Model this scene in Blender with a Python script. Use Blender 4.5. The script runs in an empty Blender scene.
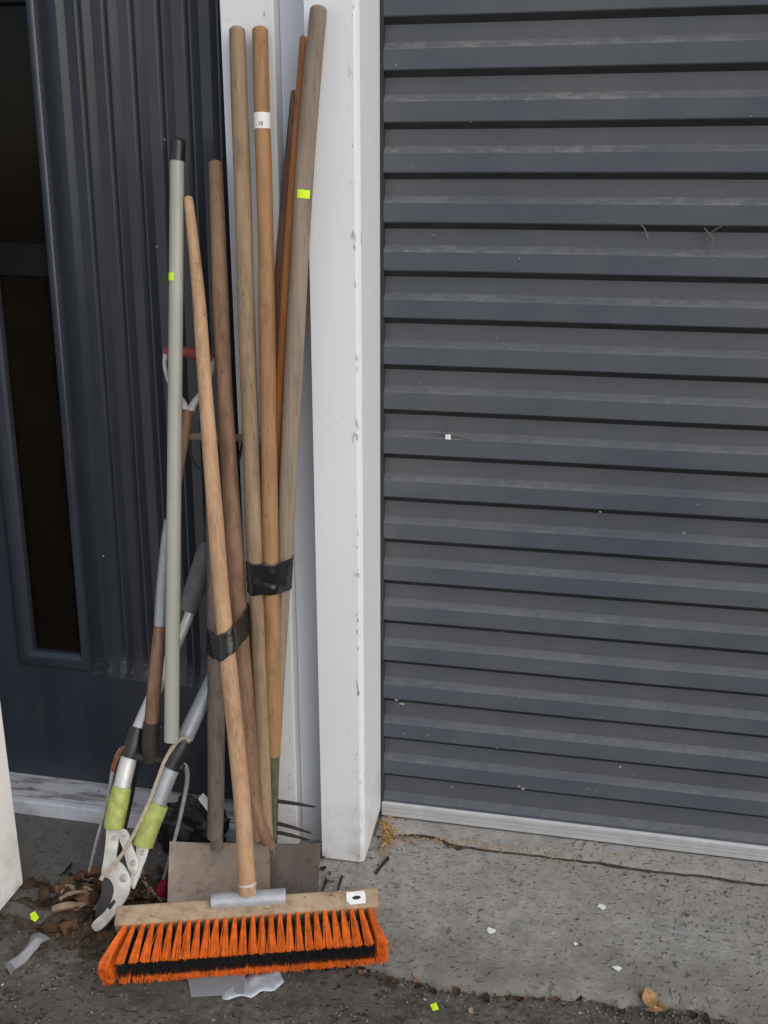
import bpy, bmesh, math, random
from mathutils import Vector, Matrix, noise
random.seed(7)
R = math.radians
S = bpy.context.scene
COL = S.collection

# ------------------------------------------------------------------ camera
H, F_PX = 1.4, 1043.0
PITCH, YAW, D = math.atan(336/1043), R(11.8), 2.027
cp, sp, cs, ss = math.cos(PITCH), math.sin(PITCH), math.cos(YAW), math.sin(YAW)
FW, RT, UP = Vector((-ss*cp, cs*cp, -sp)), Vector((cs, ss, 0)), Vector((-ss*sp, cs*sp, cp))
EYE = Vector((0, -D, H))

def ray(x, y): return FW + RT*((x-384)/F_PX) + UP*((512-y)/F_PX)
def atY(x, y, Y):
    d = ray(x, y); return EYE + d*((Y+D)/d.y)
def atZ(x, y, Z=0.0):
    d = ray(x, y); return EYE + d*((Z-H)/d.z)
def px(p): return (p-EYE).dot(FW)/F_PX          # metres per photo pixel at p

class Pl:
    """the leaning plane of one tool: holds its two end points and is level across"""
    def __init__(s, A, B):
        s.A, s.B = A, B
        s.n = (B-A).cross(Vector((1, 0, 0))).normalized()
        if s.n.y > 0: s.n = -s.n
    def __call__(s, x, y, off=0.0):
        d = ray(x, y); q = s.A + s.n*off
        return EYE + d*((q-EYE).dot(s.n)/d.dot(s.n))

cam = bpy.data.cameras.new('camera'); co = bpy.data.objects.new('camera', cam); COL.objects.link(co)
co.matrix_world = Matrix((RT, UP, -FW)).transposed().to_4x4(); co.location = EYE
cam.sensor_fit = 'VERTICAL'; cam.sensor_height = 24; cam.lens = 24*F_PX/1024
cam.clip_start, cam.clip_end = .02, 200
S.camera = co

# ------------------------------------------------------------------ light
SUN_EL, SUN_AZ = R(52), R(118)     # azimuth measured from +X, clockwise seen from above: in front of the wall, to the right
w = bpy.data.worlds.new('World'); S.world = w; w.use_nodes = True
nt = w.node_tree; nt.nodes.clear()
sky = nt.nodes.new('ShaderNodeTexSky'); sky.sky_type = 'NISHITA'; sky.sun_disc = False
bg = nt.nodes.new('ShaderNodeBackground'); out = nt.nodes.new('ShaderNodeOutputWorld')
bg.inputs[1].default_value = .105
nt.links.new(sky.outputs[0], bg.inputs[0]); nt.links.new(bg.outputs[0], out.inputs[0])
sd = Vector((.85, -.74, .85)).normalized()      # towards the sun
sky.sun_elevation = math.asin(sd.z); sky.sun_rotation = math.atan2(sd.x, sd.y)
sky.air_density = 1.0; sky.dust_density = 2.0; sky.ozone_density = .8
sl = bpy.data.lights.new('sun', 'SUN'); so = bpy.data.objects.new('sun', sl); COL.objects.link(so)
sl.energy = .9; sl.angle = R(75); sl.color = (1, .985, .965)
so.rotation_euler = sd.to_track_quat('Z', 'Y').to_euler(); so.location = (2, -4, 5)
S.view_settings.view_transform = 'Standard'; S.view_settings.look = 'None'
S.view_settings.exposure = 0.55; S.view_settings.gamma = 1

# ------------------------------------------------------------------ materials
class NT:
    def __init__(s, name, rough=.6, spec=.5, metal=0):
        s.m = bpy.data.materials.new(name); s.m.use_nodes = True
        s.t = s.m.node_tree; s.b = s.t.nodes['Principled BSDF']
        s.b.inputs['Roughness'].default_value = rough
        s.b.inputs['Specular IOR Level'].default_value = spec
        s.b.inputs['Metallic'].default_value = metal
        s.co = s.t.nodes.new('ShaderNodeTexCoord').outputs['Object']
    def L(s, a, b): s.t.links.new(a, b)
    def map(s, sc, rot=(0, 0, 0)):
        n = s.t.nodes.new('ShaderNodeMapping'); n.inputs['Scale'].default_value = sc; n.inputs['Rotation'].default_value = rot
        s.L(s.co, n.inputs['Vector']); return n.outputs[0]
    def noise(s, scale, detail=4, rough=.6, vec=None, dist=0):
        n = s.t.nodes.new('ShaderNodeTexNoise'); n.inputs['Scale'].default_value = scale
        n.inputs['Detail'].default_value = detail; n.inputs['Roughness'].default_value = rough
        n.inputs['Distortion'].default_value = dist
        s.L(vec or s.co, n.inputs['Vector']); return n.outputs['Fac']
    def voro(s, scale, vec=None, out='Distance', rnd=1):
        n = s.t.nodes.new('ShaderNodeTexVoronoi'); n.inputs['Scale'].default_value = scale; n.inputs['Randomness'].default_value = rnd
        s.L(vec or s.co, n.inputs['Vector']); return n.outputs[out]
    def ramp(s, f, stops):
        n = s.t.nodes.new('ShaderNodeValToRGB'); e = n.color_ramp.elements
        while len(e) < len(stops): e.new(.5)
        for k, (p, c) in zip(e, stops):
            k.position = p; k.color = (c, c, c, 1) if isinstance(c, (int, float)) else (*c, 1)
        s.L(f, n.inputs[0]); return n.outputs[0]
    def mix(s, f, a, b, mode='MIX'):
        n = s.t.nodes.new('ShaderNodeMix'); n.data_type = 'RGBA'; n.blend_type = mode
        for i, v in ((0, f), (6, a), (7, b)):
            if hasattr(v, 'is_output'): s.L(v, n.inputs[i])
            else: n.inputs[i].default_value = v if isinstance(v, (int, float)) else (*v, 1)
        return n.outputs[2]
    def math(s, op, a, b=0., c=0.):
        n = s.t.nodes.new('ShaderNodeMath'); n.operation = op; n.use_clamp = False
        for i, v in enumerate((a, b, c)):
            if hasattr(v, 'is_output'): s.L(v, n.inputs[i])
            else: n.inputs[i].default_value = v
        return n.outputs[0]
    def xyz(s):
        n = s.t.nodes.new('ShaderNodeSeparateXYZ'); s.L(s.co, n.inputs[0]); return n.outputs
    def color(s, c):
        if hasattr(c, 'is_output'): s.L(c, s.b.inputs['Base Color'])
        else: s.b.inputs['Base Color'].default_value = (*c, 1)
        return s
    def rough(s, c): s.L(c, s.b.inputs['Roughness']); return s
    def bump(s, h, strength=.3, dist=.002):
        n = s.t.nodes.new('ShaderNodeBump'); n.inputs['Strength'].default_value = strength; n.inputs['Distance'].default_value = dist
        s.L(h, n.inputs['Height']); s.L(n.outputs[0], s.b.inputs['Normal']); return s

def mul(c, k): return tuple(v*k for v in c)

def wood(name, base, dark, grime=.5, rough=.62, grain=(170, 170, 5)):
    n = NT(name, rough, .35)
    g = n.noise(1, 5, .65, n.map(grain))
    f = n.noise(1, 3, .6, n.map((22, 22, 2.4)))
    c = n.mix(n.ramp(g, [(.32, 0), (.7, 1)]), dark, base)
    c = n.mix(n.ramp(f, [(.38, 0), (.72, .75)]), c, mul(base, 1.22))
    sm = n.noise(1, 5, .7, n.map((45, 45, 13)))
    c = n.mix(n.ramp(sm, [(.5, 0), (.74, grime)]), c, mul(dark, .5))
    dots = n.ramp(n.voro(38, n.map((1, 1, .6))), [(.05, 1), (.11, 0)])
    c = n.mix(n.math('MULTIPLY', dots, grime), c, mul(dark, .28))
    ck = n.ramp(n.noise(1, 3, .6, n.map(tuple(v*1.7 if v > 50 else v*.55 for v in grain))), [(.655, 0), (.69, .75)])
    c = n.mix(ck, c, mul(dark, .35))
    n.color(c); n.rough(n.ramp(sm, [(.3, rough-.1), (.75, rough+.2)])); n.bump(g, .35, .0012)
    return n.m

def plain(name, c, rough=.6, spec=.5, metal=0, var=.25, sc=30, bump=.1):
    n = NT(name, rough, spec, metal)
    f = n.noise(sc, 5, .65)
    n.color(n.mix(n.ramp(f, [(.3, 0), (.72, 1)]), mul(c, 1-var), mul(c, 1+var)))
    n.rough(n.ramp(n.noise(sc*.6, 4), [(.3, max(.05, rough-.12)), (.7, min(1, rough+.12))]))
    if bump: n.bump(n.noise(sc*4, 4), bump, .001)
    return n.m

def white_paint(name, base=(.73, .75, .775), edges=()):
    n = NT(name, .5, .4)
    x, y, z = n.xyz()
    st = n.noise(1, 5, .6, n.map((9, 9, 1.6)))
    c = n.mix(n.ramp(st, [(.35, 0), (.75, .35)]), base, mul(base, .86))
    sp_ = n.ramp(n.noise(60, 3, .7), [(.66, 0), (.74, .5)])
    c = n.mix(n.math('MULTIPLY', sp_, n.ramp(n.noise(4, 3), [(.45, 0), (.6, 1)])), c, (.36, .33, .28))
    low = n.math('MULTIPLY', n.ramp(z, [(0, 1), (.25, .0)]), n.ramp(n.noise(14, 5, .7), [(.42, 0), (.66, .55)]))
    c = n.mix(low, c, (.30, .26, .21))
    for (xe, wd) in edges:
        e = n.math('ADD', n.math('ABSOLUTE', n.math('SUBTRACT', x, xe[0])), n.math('ABSOLUTE', n.math('SUBTRACT', y, xe[1])))
        e = n.ramp(n.math('MULTIPLY', e, 10.), [(0, 1), (wd*10, 0)])
        k = n.ramp(n.noise(1, 4, .7, n.map((70, 70, 22))), [(.585, 0), (.625, 1)])
        c = n.mix(n.math('MULTIPLY', e, k), c, (.25, .23, .2))
    n.color(c); n.bump(n.noise(1, 4, .6, n.map((160, 160, 18))), .12, .001)
    return n.m

M = {}
# roller door: slate blue steel with dust lying on the upward slopes
n = NT('slate_steel', .52, .35)
x, y, z = n.xyz()
geo = n.t.nodes.new('ShaderNodeNewGeometry'); sx = n.t.nodes.new('ShaderNodeSeparateXYZ'); n.L(geo.outputs['True Normal'], sx.inputs[0])
upm = n.ramp(sx.outputs['Z'], [(.3, 0), (.45, 1)])
c = n.mix(n.ramp(n.noise(1, 5, .6, n.map((3, 3, 9))), [(.3, 0), (.75, 1)]), (.056, .066, .084), (.080, .092, .110))
dz = n.ramp(n.noise(1, 5, .75, n.map((38, 38, 90))), [(.46, 0), (.60, 1)])
hi = n.ramp(z, [(0, .22), (.5, .2), (.62, .25), (.75, .75), (.86, 1)])
zz = n.math('DIVIDE', z, 2.0); dz = n.math('MULTIPLY', dz, n.ramp(n.noise(1, 3, .6, n.map((2.6, 1, 9))), [(.36, .15), (.62, 1)])); hi = n.ramp(zz, [(.30, .26), (.55, .28), (.66, .50), (.8, .72)])
c = n.mix(n.math('MULTIPLY', upm, n.math('MULTIPLY', hi, n.math('ADD', n.math('MULTIPLY', dz, .85), .15))), c, (.27, .26, .23))
sc_ = n.ramp(n.noise(1, 2, .5, n.map((6, 1, 190))), [(.70, 0), (.74, .35)])
c = n.mix(sc_, c, (.2, .2, .2))
fl = n.ramp(n.voro(17), [(.018, .8), (.03, 0)])
c = n.mix(fl, c, (.42, .41, .38))
rec = n.math('MULTIPLY', n.ramp(n.math('ADD', n.math('MULTIPLY', y, 60.), 1.0), [(.5, 0), (.9, 1)]), n.ramp(n.noise(1, 5, .65, n.map((5, 5, 14))), [(.3, .1), (.7, .5)]))
c = n.mix(rec, c, (.098, .099, .101))
film = n.ramp(n.noise(2.2, 5, .65), [(.42, 0), (.75, .4)])
c = n.mix(film, c, (.15, .148, .14))
n.color(c); n.rough(n.ramp(n.noise(7, 4), [(.3, .42), (.7, .68)])); M['slate'] = n.m
M['groove'] = plain('shaded_groove', (.036, .038, .040), .8, .2)  # darker steel tone: shadow of the slat undersides painted in

n = NT('navy_paint', .34, .55)
c = n.mix(n.ramp(n.noise(1, 5, .6, n.map((14, 14, 2))), [(.3, 0), (.75, 1)]), (.023, .028, .039), (.038, .045, .058))
c = n.mix(n.ramp(n.voro(11), [(.014, .9), (.026, 0)]), c, (.5, .5, .48))
c = n.mix(n.ramp(n.noise(6, 5, .7), [(.55, 0), (.8, .35)]), c, (.07, .07, .068))
n.color(c); n.bump(n.noise(1, 4, .6, n.map((140, 140, 9))), .2, .001); M['navy'] = n.m
n = NT('dark_glass', .12, .18); n.color(n.mix(n.ramp(n.noise(2.5, 3), [(.35, 0), (.7, 1)]), (.004, .003, .002), (.011, .007, .0035))); M['glass'] = n.m
M['dark_rail'] = plain('dark_inner_rail', (.006, .007, .006), .5, .2)
M['post'] = white_paint('white_post_paint', edges=(((-.4385, -.185), .010), ((-.428, -.174), .004)))
M['board'] = white_paint('white_board_paint', (.68, .70, .72), edges=(((-.598, -.155), .006),))
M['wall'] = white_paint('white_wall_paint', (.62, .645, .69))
M['porch'] = white_paint('white_porch_paint', (.84, .83, .80))

n = NT('weathered_sill_paint', .7, .3)
c = n.mix(n.ramp(n.noise(1, 6, .7, n.map((7, 40, 60))), [(.40, 0), (.52, 1)]), (.20, .19, .18), (.46, .46, .47))
c = n.mix(n.ramp(n.noise(40, 4, .7), [(.6, 0), (.68, .8)]), c, (.09, .08, .07))
n.color(c); n.bump(n.noise(1, 5, .7, n.map((10, 60, 90))), .5, .003); M['sill'] = n.m

def concrete(name, a, b, stain, pit=1.0, spk=1.0, edge=None, dirt=False):
    n = NT(name, .85, .25)
    big = n.noise(3.2, 6, .62); fine = n.noise(62, 7, .8); mid = n.noise(26, 6, .72)
    c = n.mix(n.ramp(fine, [(.3, 0), (.7, 1)]), a, b)
    c = n.mix(n.ramp(mid, [(.36, .75), (.58, 0)]), c, mul(a, .68))
    c = n.mix(n.ramp(big, [(.40, 0), (.68, .75)]), c, stain)
    v = n.noise(100, 2, .45, n.map((.8, 1.1, 1)))
    pm = n.math('MULTIPLY', n.ramp(v, [(.60, 0), (.70, 1)]), n.ramp(n.noise(7, 5, .75), [(.40, .15), (.62, 1)]))
    pb = n.math('MULTIPLY', n.ramp(n.noise(48, 3, .6, n.map((1, .75, 1))), [(.62, 0), (.67, 1)]), n.ramp(n.noise(6, 4, .7), [(.47, 0), (.58, 1)]))
    pm = n.math('MAXIMUM', pm, pb)
    c = n.mix(n.math('MULTIPLY', pm, .75*pit), c, mul(a, .25))
    w_ = n.math('MULTIPLY', n.ramp(n.noise(130, 2, .5, n.map((1, 1, 1), (.3, .2, .9))), [(.68, 0), (.71, 1)]), n.ramp(n.noise(11, 3), [(.44, 0), (.56, 1)]))
    c = n.mix(n.math('MULTIPLY', w_, .7*spk), c, (.55, .54, .5))
    if edge is not None:
        y_ = n.xyz()[1]
        k = n.ramp(n.math('ADD', n.math('MULTIPLY', n.math('SUBTRACT', y_, edge), 4.5), n.math('MULTIPLY', n.math('SUBTRACT', n.noise(9, 5, .7), .5), 1.5)), [(.0, .8), (.8, 0)])
        c = n.mix(k, c, mul(stain, .55))
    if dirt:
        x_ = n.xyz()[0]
        k = n.ramp(n.math('ADD', n.math('MULTIPLY', n.math('SUBTRACT', -.50, x_), 2.2), n.math('MULTIPLY', n.math('SUBTRACT', n.noise(5, 6, .7), .5), 1.6)), [(.1, 0), (.75, .72)])  # concrete tone darkens toward the left, edge broken by noise
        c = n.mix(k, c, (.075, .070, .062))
    n.color(c)
    hgt = n.math('SUBTRACT', n.math('ADD', n.math('MULTIPLY', fine, .7), n.math('MULTIPLY', mid, .6)), n.math('MULTIPLY', pm, 1.1))
    n.bump(hgt, .85, .005); return n.m
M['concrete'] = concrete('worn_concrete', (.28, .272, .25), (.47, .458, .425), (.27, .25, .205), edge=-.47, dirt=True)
M['strip'] = concrete('sill_concrete', (.28, .27, .25), (.42, .41, .38), (.30, .28, .24), .5, .4)
M['asphalt'] = concrete('dirty_asphalt', (.052, .046, .038), (.215, .195, .165), (.085, .077, .064), 1.0, .35)

M['tan'] = wood('weathered_tan_wood', (.30, .215, .135), (.17, .115, .07))
M['orange_wood'] = wood('varnished_honey_wood', (.33, .185, .09), (.20, .105, .045), .4, .55)
M['pine'] = wood('pale_pine_wood', (.45, .29, .17), (.29, .165, .09), .55)
M['brown'] = wood('dark_brown_wood', (.225, .135, .085), (.12, .062, .036), .6)
M['grey_wood'] = wood('grey_weathered_wood', (.27, .215, .165), (.17, .13, .10), .4, .75)
M['slate_wood'] = wood('old_greyed_wood', (.17, .14, .12), (.09, .072, .06), .5, .75)
M['red_wood'] = wood('orange_stained_wood', (.34, .135, .038), (.20, .075, .022), .25, .45)
M['block'] = wood('raw_block_wood', (.38, .285, .19), (.25, .18, .115), .75, .7, (6, 120, 120))
def shovel_steel(name, base, mud, rust):
    n = NT(name, .5, .5, .5)
    c = n.mix(n.ramp(n.noise(1, 5, .65, n.map((26, 9, 9))), [(.3, 0), (.7, 1)]), mul(base, .78), mul(base, 1.25))
    c = n.mix(n.ramp(n.noise(9, 6, .72), [(.42, 0), (.62, .8)]), c, mud)
    c = n.mix(n.ramp(n.noise(34, 5, .75), [(.54, 0), (.66, .7)]), c, rust)
    c = n.mix(n.ramp(n.noise(1, 2, .5, n.map((220, 12, 30), (0, .5, .4))), [(.70, 0), (.74, .5)]), c, (.34, .32, .30))
    n.color(c); n.rough(n.ramp(n.noise(12, 5), [(.35, .34), (.65, .7)])); n.bump(n.noise(50, 6, .7), .35, .0015); M[name_key] = n.m
name_key = 'steel_worn'; shovel_steel('worn_shovel_steel', (.27, .215, .17), (.20, .155, .115), (.13, .085, .06))
name_key = 'steel_dark'; shovel_steel('dark_shovel_steel', (.14, .118, .10), (.12, .092, .07), (.07, .045, .035))
M['iron'] = plain('black_iron', (.035, .032, .03), .6, .4, .3, .3, 40)
M['tine'] = plain('bare_tine_steel', (.40, .39, .38), .45, .5, .45, .35, 60)
M['rust'] = plain('rusty_steel', (.17, .075, .04), .75, .3, .2, .4, 60)
M['alu'] = plain('brushed_aluminium', (.55, .555, .55), .45, .5, .4, .15, 40)
M['rail'] = plain('dull_aluminium_rail', (.42, .425, .43), .6, .4, .15, .12, 30)
M['cast'] = plain('cast_aluminium', (.55, .54, .50), .5, .5, .35, .22, 45)
M['tube'] = plain('grey_painted_tube', (.30, .32, .34), .4, .5, .3, .15, 30)
M['zinc'] = plain('zinc_bracket', (.36, .375, .40), .42, .5, .2, .2, 50)
M['pole'] = plain('grey_green_pole_paint', (.315, .32, .28), .42, .5, 0, .1, 9)
M['blackp'] = plain('black_plastic', (.014, .014, .014), .35, .5, 0, .3, 40)
M['greyp'] = plain('grey_rubber_grip', (.13, .13, .135), .6, .4, 0, .2, 60)
M['lime'] = plain('lime_tape', (.31, .36, .10), .5, .4, 0, .35, 55, .9)
M['neon'] = plain('neon_sticker', (.62, .90, .03), .6, .3, 0, .05, 30, 0)
M['label'] = plain('white_paper_label', (.78, .78, .77), .6, .3, 0, .06, 60, 0)
M['ink'] = plain('black_ink', (.03, .03, .035), .7, .2, 0, .05, 60, 0)
M['greenp'] = plain('green_painted_socket', (.085, .092, .048), .7, .3, 0, .5, 40)
M['redp'] = plain('faded_red_plastic', (.26, .05, .05), .5, .4, 0, .3, 60)
M['whitep'] = plain('dirty_white_plastic', (.5, .46, .42), .5, .4, 0, .25, 60)
M['orange'] = plain('orange_bristle', (.74, .150, .016), .55, .3, 0, .38, 60, 0)
M['blackb'] = plain('black_bristle', (.012, .012, .013), .5, .35, 0, .3, 90, 0)
M['bag'] = plain('black_bag_plastic', (.008, .008, .009), .5, .5, 0, .2, 30, .3)
M['cord'] = plain('beige_cord', (.36, .31, .24), .8, .2, 0, .25, 150, .4)
M['tape'] = plain('black_tape', (.011, .011, .012), .22, .5, 0, .25, 50, .15)
M['flap'] = plain('grey_plastic_strip', (.24, .245, .26), .5, .4, 0, .15, 30)
M['bluebag'] = plain('pale_blue_film', (.42, .46, .50), .35, .5, 0, .3, 45)
M['twig'] = plain('dry_twig', (.24, .18, .125), .85, .2, 0, .4, 60, .4)
M['blade'] = plain('stained_cutting_blade', (.045, .043, .042), .5, .5, .4, .4, 40)
n = NT('dry_leaf', .8, .2)
oi = n.t.nodes.new('ShaderNodeNewGeometry')
n.color(n.ramp(oi.outputs['Random Per Island'], [(0, (.02, .014, .010)), (.5, (.055, .034, .02)), (.8, (.11, .062, .035)), (.93, (.21, .085, .04)), (1, (.24, .19, .13))])); M['leaf'] = n.m
n = NT('leafbit', .85, .2); oi = n.t.nodes.new('ShaderNodeNewGeometry')
n.color(n.ramp(oi.outputs['Random Per Island'], [(0, (.16, .10, .06)), (.4, (.24, .20, .15)), (.8, (.30, .28, .25)), (1, (.42, .41, .38))])); M['leafbit'] = n.m
n = NT('grit', .85, .2); oi = n.t.nodes.new('ShaderNodeNewGeometry')
n.color(n.ramp(oi.outputs['Random Per Island'], [(0, (.05, .045, .04)), (.5, (.14, .13, .115)), (.95, (.19, .18, .165)), (1, (.42, .41, .38))])); M['grit'] = n.m
n = NT('dark_soil', .95, .1)
n.color(n.mix(n.ramp(n.noise(90, 5, .7), [(.35, 0), (.7, 1)]), (.03, .024, .018), (.105, .083, .06))); n.bump(n.noise(120, 5, .7), .9, .004); M['soil'] = n.m
M['rag'] = plain('magenta_cloth', (.22, .015, .05), .9, .1, 0, .3, 60)
M['straw'] = plain('straw', (.38, .23, .10), .8, .2, 0, .4, 60)

# ------------------------------------------------------------------ object helpers
def tag(o, label=None, cat=None, group=None, kind=None):
    for k, v in (('label', label), ('category', cat), ('group', group), ('kind', kind)):
        if v: o[k] = v
    return o
def build(name, bm, mat, parent=None, smooth=True):
    bmesh.ops.recalc_face_normals(bm, faces=bm.faces)
    me = bpy.data.meshes.new(name); bm.to_mesh(me); bm.free()
    mats = mat if isinstance(mat, (list, tuple)) else [mat]
    for m in mats: me.materials.append(M[m])
    if smooth:
        for p in me.polygons: p.use_smooth = True
        try: me.set_sharp_from_angle(angle=R(35))
        except Exception: pass
    o = bpy.data.objects.new(name, me); COL.objects.link(o)
    if parent is not None:
        o.parent = parent
        W = Matrix.Identity(4); q = parent
        chain = []
        while q is not None: chain.append(q); q = q.parent
        base = chain[-1]
        o.matrix_parent_inverse = Matrix.Translation(-base.location) if parent is base else Matrix.Identity(4)
    return o
def thing(name, label, cat, loc, group=None):
    o = bpy.data.objects.new(name, None); o.empty_display_size = .05; o.location = loc; COL.objects.link(o)
    return tag(o, label, cat, group)

def add_box(bm, c0, c1, bev=0.0, seg=2, mi=0):
    b = bmesh.new(); bmesh.ops.create_cube(b, size=1)
    c0, c1 = Vector(c0), Vector(c1)
    for v in b.verts: v.co = Vector((c0[i]+(v.co[i]+.5)*(c1[i]-c0[i]) for i in range(3)))
    if bev: bmesh.ops.bevel(b, geom=b.edges[:], offset=bev, segments=seg, affect='EDGES', profile=.5)
    merge(bm, b, mi); return bm
def merge(bm, b, mi=0):
    mp = [bm.verts.new(v.co) for v in b.verts]
    b.verts.index_update()
    for f in b.faces:
        nf = bm.faces.new([mp[v.index] for v in f.verts]); nf.material_index = mi
    b.free()
def frame(t, ref=None):
    t = t.normalized(); a = ref or Vector((0, -1, 0))
    if abs(t.dot(a)) > .95: a = Vector((1, 0, 0))
    u = (a - t*t.dot(a)).normalized(); return u, t.cross(u)
def add_tube(bm, pts, rad, seg=18, cap='flat', wob=0.0, mi=0, flat=1.0, start_round=False):
    if not isinstance(rad, (list, tuple)): rad = [rad]*len(pts)
    pts = [Vector(p) for p in pts]; rad = list(rad)
    if cap == 'round':
        e = (pts[-1]-pts[-2]).normalized(); r = rad[-1]; p = pts[-1]
        pts[-1] = p - e*r*.55
        for a in (.35, .62, .82, .94): pts.append(p - e*r*.55 + e*r*.55*a*1.05); rad.append(r*math.sqrt(max(0, 1-a*a))*.97+r*.02)
    rings = []; u0 = None
    for i, p in enumerate(pts):
        t = (pts[min(i+1, len(pts)-1)] - pts[max(i-1, 0)])
        u, v = frame(t, u0); u0 = u
        k = 1 + wob*(noise.noise(p*7)) if wob else 1
        rings.append([bm.verts.new(p + (u*math.cos(a)*flat + v*math.sin(a))*rad[i]*k) for a in (2*math.pi*j/seg for j in range(seg))])
    for a, b in zip(rings, rings[1:]):
        for j in range(seg):
            f = bm.faces.new((a[j], a[(j+1) % seg], b[(j+1) % seg], b[j])); f.material_index = mi
    f = bm.faces.new(list(reversed(rings[0]))); f.material_index = mi
    f = bm.faces.new(rings[-1]); f.material_index = mi
    return bm
def tube(pts, rad, **k): return add_tube(bmesh.new(), pts, rad, **k)
def dense(pts, rad, n=8):
    """resample a polyline smoothly (Catmull-Rom)"""
    P = [Vector(p) for p in pts]; Rr = rad if isinstance(rad, (list, tuple)) else [rad]*len(P)
    op, orr = [], []
    for i in range(len(P)-1):
        p0, p1, p2, p3 = P[max(i-1, 0)], P[i], P[i+1], P[min(i+2, len(P)-1)]
        for k in range(n):
            t = k/n
            op.append(.5*((2*p1) + (p2-p0)*t + (2*p0-5*p1+4*p2-p3)*t*t + (3*p1-p0-3*p2+p3)*t**3)); orr.append(Rr[i]*(1-t)+Rr[i+1]*t)
    op.append(P[-1]); orr.append(Rr[-1]); return op, orr
def add_prism(bm, pts, dvec, mi=0):
    """outline pts (3-D, coplanar) given thickness dvec"""
    a = [bm.verts.new(p) for p in pts]; b = [bm.verts.new(p+dvec) for p in pts]; n_ = len(pts)
    fs = [bm.faces.new(a), bm.faces.new(list(reversed(b)))]
    for i in range(n_): fs.append(bm.faces.new((a[i], b[i], b[(i+1) % n_], a[(i+1) % n_])))
    for f in fs: f.material_index = mi
    return bm
def bevel_all(bm, off, seg=2):
    bmesh.ops.recalc_face_normals(bm, faces=bm.faces)
    bmesh.ops.bevel(bm, geom=[e for e in bm.edges if e.is_manifold and e.calc_face_angle(0) > .6], offset=off, segments=seg, affect='EDGES', profile=.5)
    return bm
def smooth_loop(pts, n=5):
    """closed Catmull-Rom through 2-D points"""
    o = []; N = len(pts)
    for i in range(N):
        p0, p1, p2, p3 = (Vector(pts[(i+k) % N]) for k in (-1, 0, 1, 2))
        for k in range(n):
            t = k/n; o.append(.5*((2*p1)+(p2-p0)*t+(2*p0-5*p1+4*p2-p3)*t*t+(3*p1-p0-3*p2+p3)*t**3))
    return o
def patch(A, B, t0, t1, r, ang0, ang1, lift=.0006):
    """a sticker wrapped on the rod A-B; angle 0 faces the camera"""
    bm = bmesh.new(); ax = (B-A).normalized(); p0, p1 = A.lerp(B, t0), A.lerp(B, t1)
    u = (EYE-p0); u = (u-ax*u.dot(ax)).normalized(); v = RT - ax*RT.dot(ax); v = (v-u*v.dot(u)).normalized()
    N = 8; g = []
    for q in (p0, p1):
        for rr in (r+lift, r+lift*.2):
            g.append([bm.verts.new(q+(u*math.cos(a)+v*math.sin(a))*rr) for a in (R(ang0+(ang1-ang0)*j/N) for j in range(N+1))])
    a, ai, b, bi = g
    for j in range(N):
        bm.faces.new((a[j], a[j+1], b[j+1], b[j])); bm.faces.new((ai[j+1], ai[j], bi[j], bi[j+1]))
        bm.faces.new((a[j+1], a[j], ai[j], ai[j+1])); bm.faces.new((b[j], b[j+1], bi[j+1], bi[j]))
    bm.faces.new((a[0], b[0], bi[0], ai[0])); bm.faces.new((b[N], a[N], ai[N], bi[N]))
    return bm, (p0+p1)/2 + u*(r+lift*1.6), u, v, ax
def add_text(name, s, size, pos, u, v, ax, mat, parent):
    """flat lettering lying on a surface at pos: right = v, up = ax, out = u"""
    c = bpy.data.curves.new(name, 'FONT'); c.body = s; c.size = size; c.align_x = 'CENTER'; c.align_y = 'CENTER'; c.extrude = .0001
    t = bpy.data.objects.new(name, c); COL.objects.link(t)
    dg = bpy.context.evaluated_depsgraph_get(); me = bpy.data.meshes.new_from_object(t.evaluated_get(dg))
    bpy.data.objects.remove(t); bpy.data.curves.remove(c)
    b = bmesh.new(); b.from_mesh(me); bpy.data.meshes.remove(me)
    for q in b.verts: q.co = pos + v*q.co.x + ax*q.co.y + u*q.co.z
    return build(name, b, mat, parent, False)

# ------------------------------------------------------------------ ground
GZ = -.022                                   # level of the asphalt below the apron
bm = bmesh.new()
xs = [-30, -8, -3] + [-1.8+i*.03 for i in range(108)] + [3, 8, 30]
ys = [-30, -8, -3, -1.5] + [-1.0+i*.025 for i in range(45)] + [3]
g = [[bm.verts.new((x, y, GZ + .007*noise.noise(Vector((x*5, y*5, 0))) + .004*noise.noise(Vector((x*19, y*19, 3))) if abs(x) < 2 and y > -1.2 else (x, y, GZ)) if False else (x, y, GZ + (.006*noise.noise(Vector((x*5, y*5, 0))) + .003*noise.noise(Vector((x*23, y*23, 3))) if -1.8 <= x <= 1.42 and -1.0 <= y <= .1 else 0))) for x in xs] for y in ys]
for a, b in zip(g, g[1:]):
    for i in range(len(xs)-1): bm.faces.new((a[i], a[i+1], b[i+1], b[i]))
tag(build('ground', bm, 'asphalt'), 'dark dirty asphalt along the foot of the picture', 'ground', kind='structure')

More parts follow.
